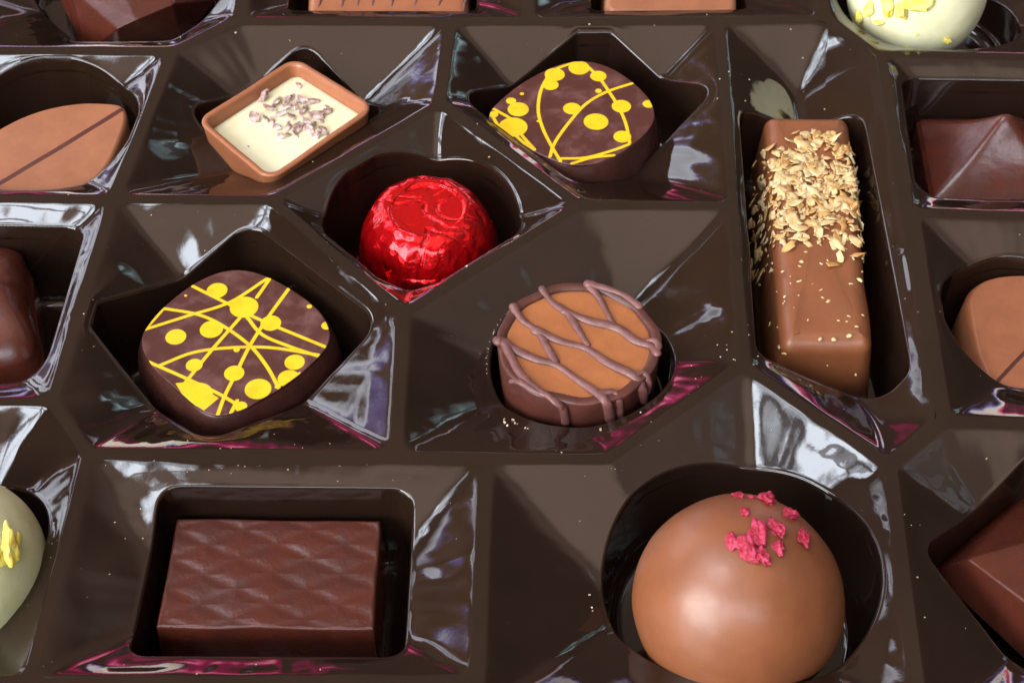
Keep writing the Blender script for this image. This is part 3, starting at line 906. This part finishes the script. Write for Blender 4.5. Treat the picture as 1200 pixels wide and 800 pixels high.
# --- blocks along the far edge
def bar(name, label, pts, z, mat, bev, draft=0.08, cr=0.2, wob=0.02, seed=0, rings=20, paint=None, n=240):
    o = loc_of(*np.mean(pts, axis=0), z)
    t = thing(name, label, 'chocolate', o)
    P = ccw(local(pts, z, o)); zt = z - o[2]
    ol = resample(round_poly(P, cr, 8), n)
    ol = ol - normals2(ol) * draft
    block('chocolate_body', ol, round_prof(0, zt, draft, bev, 8), mat, t, rings=rings, wob=wob, seed=seed)
    return t, o, zt, P
t, o, zt, P = bar('drizzled_bar', 'milk chocolate block with thin dark drizzle lines at the far edge', [(366, -90), (545, -90), (549, 19), (359, 19)], -0.20, M['milk'], 0.16, cr=0.22, seed=31)
for i, u in enumerate((368, 392, 412, 434, 460, 486, 510, 536)):
    Q = []
    for s, vv in zip(np.linspace(0, 1, 8), np.linspace(21, -86, 8)):
        q = U(u + 26 * s + 5 * math.sin(i + 3 * s), vv, -0.20) - o
        q[2] = zt - 0.004
        Q.append(q)
    Q[0][2] -= 0.10; Q[1][2] -= 0.0
    Q = [Q[0] + np.array([0, -0.0, -0.02])] + Q[1:]
    V, Fs = tube(catmull(np.array(Q), 5), np.full(36, 0.026), 8, 0.7)
    mesh_obj('drizzle', V, Fs, M['drizzle'], t)
bar('milk_block', 'plain milk chocolate block in the middle of the far edge', [(714, -90), (858, -90), (864, 15), (708, 15)], -0.20, M['leaf'], 0.12, cr=0.22, seed=33)

# --- faceted dark chocolates: straight-edged solids with softened edges
def faceted(name, label, tops, bots, mat, bev, group=None, cat='chocolate'):
    import bmesh
    pts = [U(u, v, z) for u, v, z in tops] + [U(u, v, z) for u, v, z in bots]
    o = np.mean(pts, axis=0); o[2] = FLOOR + 0.004
    t = thing(name, label, cat, o, group)
    bm = bmesh.new()
    for p in pts: bm.verts.new(tuple(np.maximum(p - o, [-99, -99, 0])))
    r_ = bmesh.ops.convex_hull(bm, input=bm.verts)
    junk = [g for g in r_['geom_interior'] if isinstance(g, bmesh.types.BMVert)]
    if junk: bmesh.ops.delete(bm, geom=junk, context='VERTS')
    bmesh.ops.dissolve_limit(bm, angle_limit=math.radians(4), verts=bm.verts, edges=bm.edges)
    bmesh.ops.bevel(bm, geom=list(bm.edges), offset=bev, segments=4, profile=0.6, affect='EDGES', clamp_overlap=True)
    me = bpy.data.meshes.new('chocolate_body'); bm.to_mesh(me); bm.free()
    me.polygons.foreach_set('use_smooth', np.ones(len(me.polygons), dtype=bool))
    me.materials.append(mat)
    ob = bpy.data.objects.new('chocolate_body', me); COL.objects.link(ob); ob.parent = t
    w = ob.modifiers.new('w', 'WEIGHTED_NORMAL')
    return t, o

faceted('gem_chocolate', 'dark faceted chocolate cut off by the lower right corner',
        [(1134, 655, -0.35), (1250, 622, -0.22), (1300, 650, -0.3), (1270, 760, -0.3), (1215, 715, -0.2)],
        [(1090, 668, -1.0), (1200, 580, -1.0), (1320, 600, -1.0), (1340, 680, -1.0), (1220, 790, -1.0),
         (1092, 650, -1.55), (1200, 560, -1.55), (1310, 580, -1.55), (1330, 660, -1.55), (1222, 760, -1.55)], M['gem'], 0.03,
        'faceted dark chocolates')
faceted('gem_chocolate', 'dark faceted chocolate with stepped ridges in the upper left corner',
        [(137, 34, -0.25), (160, 23, -0.14), (203, 5, -0.10), (85, -10, -0.35), (120, -60, -0.2), (205, -70, -0.3)],
        [(70, 0, -0.9), (100, 64, -1.1), (146, 66, -1.1), (212, 50, -1.1), (254, 0, -0.9), (80, -80, -1.2), (230, -90, -1.2),
         (75, 0, -1.55), (102, 50, -1.55), (212, 45, -1.55), (250, 0, -1.55), (90, -80, -1.55), (230, -85, -1.55)], M['gem'], 0.03,
        'faceted dark chocolates')

# --- pyramid
def pyramid():
    z = -0.92
    pts = [(1070, 138), (1262, 140), (1276, 243), (1088, 240)]
    o = loc_of(*np.mean(pts, axis=0), z)
    t = thing('pyramid_chocolate', 'dark chocolate pyramid with curved ridges in the right pocket', 'chocolate', o)
    P = ccw(local(pts, z, o)); zt = z - o[2]
    ol = resample(round_poly(P, 0.12, 5), 320)
    ap = P.mean(0) + np.array([-0.12, 0.0])
    def h(x, y):
        ds = []
        for i in range(4):
            a, b = P[i], P[(i + 1) % 4]; tt = (b - a) / np.linalg.norm(b - a); nn = np.array([-tt[1], tt[0]])
            D = (ap - a) @ nn
            ds.append(((x - a[0]) * nn[0] + (y - a[1]) * nn[1]) / D)
        k = 0.055
        m = -k * np.log(sum(np.exp(-d / k) for d in ds))
        m = np.clip(m, 0, 1)
        return 1.05 * (0.62 * m + 0.38 * m ** 2.4)
    block('chocolate_body', ol, round_prof(0, zt, 0.04, 0.05, 5), M['gem'], t, rings=80, hfun=h, wob=0.01, seed=41, inner=ap)
pyramid()

# --- curled dark chocolate on the left
def curl():
    z = -0.98
    pts = [(-110, 316), (-40, 304), (18, 304), (36, 312), (41, 330), (42, 352), (45, 376), (50, 400), (55, 422), (46, 440), (16, 452), (-40, 455), (-110, 444)]
    o = loc_of(*np.mean(pts, axis=0), z)
    t = thing('curled_chocolate', 'glossy dark chocolate with curved crest, cut by left edge of picture', 'chocolate', o)
    P = ccw(local(pts, z, o)); zt = z - o[2]
    ol = resample(smooth_loop(P, 3), 300)
    c0 = P.mean(0)
    L = np.linalg.norm(ol - c0, axis=1)
    vy = (U(32, 352, z) - o)[1]
    def h(x, y):
        th = np.arctan2(y - c0[1], x - c0[0])
        tt = np.arctan2(ol[:, 1] - c0[1], ol[:, 0] - c0[0]); s = np.argsort(tt)
        R_ = np.interp(th, tt[s], L[s], period=2 * math.pi)
        q = np.clip(np.hypot(x - c0[0], y - c0[1]) / R_, 0, 1)
        dome_ = np.sqrt(np.clip(1 - q ** 2.2, 0, 1)) * 0.80
        g = y - vy - 0.25 * np.sin(1.4 * (x - 0.9))
        return dome_ - 0.06 * np.exp(-(g / 0.17) ** 2) * (1 - q ** 3)
    block('chocolate_body', ol, round_prof(0, zt, 0.02, 0.05, 5), M['gem'], t, rings=70, hfun=h, seed=45)
curl()

# --- nut finger
def finger():
    z = -0.20
    pts = [(895, 131), (996, 132), (1026, 400), (916, 404)]
    o = loc_of(*np.mean(pts, axis=0), z)
    t = thing('nut_bar', 'long milk chocolate bar covered with chopped toasted nuts', 'chocolate', o)
    P = ccw(local(pts, z, o)); zt = z - o[2]
    ol = resample(round_poly(P, 0.16, 8), 420)
    draft = 0.10; ol = ol - normals2(ol) * draft
    block('chocolate_body', ol, round_prof(0, zt, draft, 0.26, 10), M['milk_deep'], t, rings=24, wob=0.025, seed=51)
    # surface of the bar: signed distance to the top outline
    def surf(x, y):
        e = 9
        for i in range(4):
            a, b = P[i], P[(i + 1) % 4]; tt = (b - a) / np.linalg.norm(b - a)
            e = min(e, (x - a[0]) * -tt[1] + (y - a[1]) * tt[0])
        if e > 0.17: return zt, (0, 0, 1)
        q = 0.17 - e
        if q < 0.17: 
            return zt - 0.17 + math.sqrt(0.17 ** 2 - q * q), None
        return zt - 0.17 - (q - 0.17) * 5, None
    rnd = random.Random(5)
    fl = []
    cen = P.mean(0)
    def put(u, v, L, W, T, mt, tilt=0.5, dz=0.0, sp=None):
        p = U(u, v, z)
        x, y = p[0] - o[0], p[1] - o[1]
        zz, nn = surf(x, y)
        zz = max(zz, 0.25)
        e = 0.03
        gx = (surf(x + e, y)[0] - surf(x - e, y)[0]) / (2 * e); gy = (surf(x, y + e)[0] - surf(x, y - e)[0]) / (2 * e)
        nrm = np.array([-gx, -gy, 1.0]); nrm /= np.linalg.norm(nrm)
        nrm = nrm + np.array([rnd.uniform(-tilt, tilt), rnd.uniform(-tilt, tilt), 0])
        V, Fs = flake(L, W, T, rnd.randrange(10 ** 6))
        A = frame(nrm, rnd.uniform(0, 6.28) if sp is None else sp)
        fl.append((L * W * (1.0 if dz > 0.03 else .6), V @ A.T + np.array([x, y, zz + dz]), Fs, mt))
    mats = ['nut', 'nut', 'nut2', 'nut3', 'nut', 'nut2', 'nut3']
    for i in range(760):      # dense cover
        v = rnd.uniform(157, 292)
        if v > 262 and rnd.random() < (v - 262) / 32: continue
        s = (v - 140) / 260
        lx = 886 + 12 * s; rx = 1005 + 26 * s
        u = rnd.uniform(lx, rx)
        if v < 178 and u < 912 + (178 - v) * 0.9: continue
        if v < 168 and u > 975: continue
        L = rnd.choice((0.04, 0.055, 0.07, 0.09, 0.12, 0.155)) * rnd.uniform(.75, 1.15)
        put(u, v, L, L * rnd.uniform(.3, .8), rnd.uniform(.009, .02), rnd.choice(mats), 0.55, rnd.uniform(0.004, 0.05))
    for u, v in ((897, 168), (893, 180), (889, 155), (903, 172), (1004, 185), (1008, 210), (1011, 240), (887, 205), (885, 228), (889, 250), (1014, 262), (890, 262), (1012, 225), (1007, 170)):
        put(u, v, rnd.uniform(.09, .15), rnd.uniform(.05, .08), 0.025, rnd.choice(mats), 0.6, 0.02)
    for u, v in ((958, 270), (972, 258), (1000, 268), (975, 312), (1005, 300), (982, 290), (925, 290), (940, 282), (985, 305)):
        put(u, v, rnd.uniform(.1, .17), rnd.uniform(.05, .09), 0.025, rnd.choice(mats), 0.5, 0.04)
    for i in range(60):       # stray specks further down
        v = 285 + 165 * rnd.random() ** 1.9
        u = rnd.uniform(900, 1018)
        L = rnd.uniform(0.015, 0.05)
        put(u, v, L, L * rnd.uniform(.4, .8), 0.016, 'nut3', 0.4, 0.008)
    fl.sort(key=lambda f: -f[0])
    for a, V, Fs, mt in fl[:99]:
        mesh_obj('nut_flake', V, Fs, M[mt], t, smooth=True)
    VV, FF, mi = [], [], []
    k = 0; names = ['nut', 'nut2', 'nut3']
    for a, V, Fs, mt in fl[99:]:
        VV.append(V); FF += [tuple(i + k for i in f) for f in Fs]; mi += [names.index(mt)] * len(Fs); k += len(V)
    ob = mesh_obj('nut_crumb_cover', np.concatenate(VV), FF, [M[x] for x in names], t)
    ob.data.polygons.foreach_set('material_index', mi)
    ob['kind'] = 'stuff'
finger()

# --- crumbs scattered over the tray
def crumbs():
    pts = np.concatenate(FACET_PTS)
    rnd = random.Random(11)
    VV, FF, k = [], [], 0
    def add(p, s):
        nonlocal k
        V, Fs = chunk((s, s * rnd.uniform(.5, .9), s * .6), rnd.randrange(9999), 1, 0.4)
        A = frame((rnd.uniform(-.3, .3), rnd.uniform(-.3, .3), 1), rnd.uniform(0, 6))
        VV.append(V @ A.T + p + np.array([0, 0, s * .35])); FF.extend(tuple(i + k for i in f) for f in Fs); k += len(V)
    for _ in range(260):
        p = pts[rnd.randrange(len(pts))]
        add(p, 0.004 + 0.017 * rnd.random() ** 5)
    # drifts of crumbs against the near printed chocolate's pocket and the caramel pocket rim
    def rimline(key, a0, a1, n):
        R_ = RIMS[key]
        for _ in range(n):
            a = math.radians(rnd.uniform(a0, a1)); i = int(np.argmin(np.abs(((R_['th'] - a + math.pi) % (2 * math.pi)) - math.pi)))
            p = R_['rim'][i] + np.array([math.cos(a), math.sin(a), 0]) * abs(rnd.gauss(0, .03))
            add(p, rnd.uniform(.004, .012))
    def near(u, v, n, sp, s0=.008, s1=.02):
        q = U(u, v, -0.3)
        d = np.hypot(pts[:, 0] - q[0], pts[:, 1] - q[1])
        idx = np.where(d < sp)[0]
        for _ in range(n):
            if len(idx): add(pts[idx[rnd.randrange(len(idx))]], rnd.uniform(s0, s1))
    near(172, 357, 16, 0.25, .012, .034); near(185, 352, 6, 0.18, .01, .026)
    rimline('caramel', 108, 190, 60)
    near(695, 503, 3, 0.15, .012, .03); near(608, 492, 8, 0.22, .012, .028); near(250, 530, 5, 0.6, .006, .012); near(870, 425, 10, 0.4)
    near(905, 92, 8, 1.0, .01, .02); near(712, 690, 4, .25, .01, .02); near(280, 560, 16, 1.4, .005, .012); near(130, 620, 14, 1.0, .006, .014)
    o = mesh_obj('nut_crumbs', np.concatenate(VV), FF, M['crumb'], None, smooth=False)
    o['kind'] = 'stuff'; o['label'] = 'tiny pale crumbs scattered over the brown plastic tray'; o['category'] = 'crumbs'
crumbs()

# ------------------------------------------------------------------ light
def world():
    w = bpy.data.worlds.new('World'); S.world = w; w.use_nodes = True
    nt = NT(w.node_tree); bg = w.node_tree.nodes['Background']
    g = nt.n('ShaderNodeTexCoord').outputs['Generated']
    sx = nt.n('ShaderNodeSeparateXYZ', inp={'Vector': g})
    z = sx.outputs['Z']; y = sx.outputs['Y']; x = sx.outputs['X']
    # dim warm room under a pale ceiling, lit most strongly straight above
    col = nt.mix(nt.smooth(z, -0.2, 0.6), (0.06, 0.042, 0.032), (0.115, 0.085, 0.068))
    def glow(d, a, b, c):
        nonlocal col
        dv = Vector(d).normalized()
        col = nt.mix(nt.smooth(nt.dot(g, dv), a, b), col, c)
    glow((-0.05, 0.62, 0.76), 0.84, 0.97, (0.40, 0.275, 0.21))
    glow((0.35, 0.10, 0.90), 0.86, 0.98, (0.62, 0.47, 0.39))
    glow((0.0, -0.12, 0.99), 0.90, 0.985, (1.60, 1.18, 0.95))
    # colourful packaging and household things low behind and to the left
    v = nt.n('ShaderNodeTexNoise', inp={'Vector': g, 'Scale': 3.4, 'Detail': 1.2, 'Distortion': 0.9})
    cr = nt.n('ShaderNodeValToRGB', inp={'Fac': v.outputs['Fac']})
    els = cr.color_ramp; els.interpolation = 'LINEAR'
    stops = [(0.0, (4.0, 3.8, 3.2)), (0.30, (3.8, 3.5, 2.6)), (0.335, (4.6, 0.5, 1.4)), (0.37, (1.6, 0.05, 0.4)), (0.425, (0.16, 0.10, 0.08)), (0.555, (0.16, 0.10, 0.08)),
             (0.575, (0.9, 0.7, 2.2)), (0.60, (3.6, 3.3, 4.0)), (0.635, (4.4, 4.1, 3.0)), (0.665, (4.2, 0.4, 1.3)), (0.70, (0.5, 0.1, 0.2))]
    els.elements[0].position = stops[0][0]; els.elements[0].color = (*stops[0][1], 1)
    els.elements[1].position = stops[-1][0]; els.elements[1].color = (*stops[-1][1], 1)
    for p, c in stops[1:-1]:
        e = els.elements.new(p); e.color = (*c, 1)
    band = nt.math('MULTIPLY', nt.smooth(z, 0.40, 0.28), nt.smooth(z, -0.35, -0.05))
    band = nt.math('MULTIPLY', band, nt.smooth(y, 0.72, 0.88))
    col = nt.mix(band, col, cr.outputs['Color'])
    # further left: tall bright streaks between dark furniture
    v = nt.n('ShaderNodeTexNoise', inp={'Vector': nt.n('ShaderNodeMapping', inp={'Vector': g, 'Scale': (1.0, 1.0, 0.45), 'Location': (3.1, 0.4, 0.0)}).outputs[0], 'Scale': 3.6, 'Detail': 1.6, 'Distortion': 0.8})
    cr = nt.n('ShaderNodeValToRGB', inp={'Fac': v.outputs['Fac']}); els = cr.color_ramp
    stops = [(0.0, (0.10, 0.06, 0.03)), (0.43, (0.36, 0.21, 0.12)), (0.50, (0.55, 0.36, 0.26)), (0.525, (0.9, 0.75, 2.0)), (0.55, (4.6, 4.8, 5.4)), (0.62, (3.4, 3.5, 3.9)), (0.67, (0.25, 0.17, 0.12))]
    els.elements[0].position = stops[0][0]; els.elements[0].color = (*stops[0][1], 1)
    els.elements[1].position = stops[-1][0]; els.elements[1].color = (*stops[-1][1], 1)
    for p, c in stops[1:-1]:
        e = els.elements.new(p); e.color = (*c, 1)
    band = nt.math('MULTIPLY', nt.smooth(z, 0.74, 0.62), nt.smooth(z, 0.05, 0.2))
    band = nt.math('MULTIPLY', band, nt.math('MULTIPLY', nt.smooth(x, -0.34, -0.42), nt.smooth(y, 0.35, 0.5)))
    col = nt.mix(band, col, cr.outputs['Color'])
    # windows: soft-edged rectangles with glazing bars and broken foliage outside
    def window(d, hw, hh, colr, bars=True, edge=0.03):
        nonlocal col
        d = Vector(d).normalized(); rgt = d.cross(Vector((0, 0, 1))).normalized(); upv = rgt.cross(d)
        dd = nt.math('MAXIMUM', nt.dot(g, d), 0.02)
        a = nt.math('DIVIDE', nt.dot(g, rgt), dd); b = nt.math('DIVIDE', nt.dot(g, upv), dd)
        f = nt.math('MULTIPLY', nt.smooth(nt.math('ABSOLUTE', a), hw + edge, hw - edge), nt.smooth(nt.math('ABSOLUTE', b), hh + edge, hh - edge))
        f = nt.math('MULTIPLY', f, nt.smooth(nt.dot(g, d), 0.1, 0.3))
        if bars:
            bar_ = nt.math('MULTIPLY', nt.smooth(nt.math('ABSOLUTE', a), 0.015, 0.03), nt.smooth(nt.math('ABSOLUTE', nt.math('ADD', b, -hh * .2)), 0.012, 0.025))
            f = nt.math('MULTIPLY', f, nt.math('MULTIPLY_ADD', bar_, 0.8, 0.2))
            n = nt.n('ShaderNodeTexNoise', inp={'Vector': g, 'Scale': 9.0, 'Detail': 4.0})
            f = nt.math('MULTIPLY', f, nt.math('MULTIPLY_ADD', nt.smooth(n.outputs['Fac'], 0.38, 0.55), 0.7, 0.3))
        col = nt.mix(f, col, colr)
    window((-0.41, 0.06, 0.91), 0.26, 0.18, (14.0, 15.2, 17.0))       # bright panes high on the left
    window((0.45, 0.76, 0.47), 0.05, 0.09, (3.2, 4.6, 5.0))           # small teal window far right
    window((0.70, 0.13, 0.72), 0.20, 0.16, (0.9, 0.95, 1.0))          # dull skylight right
    window((0.0, -0.76, 0.65), 0.34, 0.10, (9.0, 9.8, 11.0), bars=False)   # window behind the photographer
    w.node_tree.links.new(col, bg.inputs['Color'])
    bg.inputs['Strength'].default_value = 1.0
world()

def area(name, loc, target, sx, sy, energy, col):
    d = bpy.data.lights.new(name, 'AREA'); d.shape = 'RECTANGLE'; d.size = sx; d.size_y = sy; d.energy = energy; d.color = col
    o = bpy.data.objects.new(name, d); COL.objects.link(o); o.location = loc
    o.rotation_euler = (Vector(target) - Vector(loc)).to_track_quat('-Z', 'Y').to_euler()
    return o
k = 95
area('window_light', (-0.69 * k, -0.59 * k, 0.42 * k), (0, 0, 0), 66, 62, 190000, (0.98, 0.985, 1.0))

S.view_settings.view_transform = 'Standard'; S.view_settings.look = 'None'; S.view_settings.exposure = 0
S.cycles.max_bounces = 6
S.cycles.use_adaptive_sampling = True
S.cycles.adaptive_threshold = 0.02
S.cycles.use_denoising = True
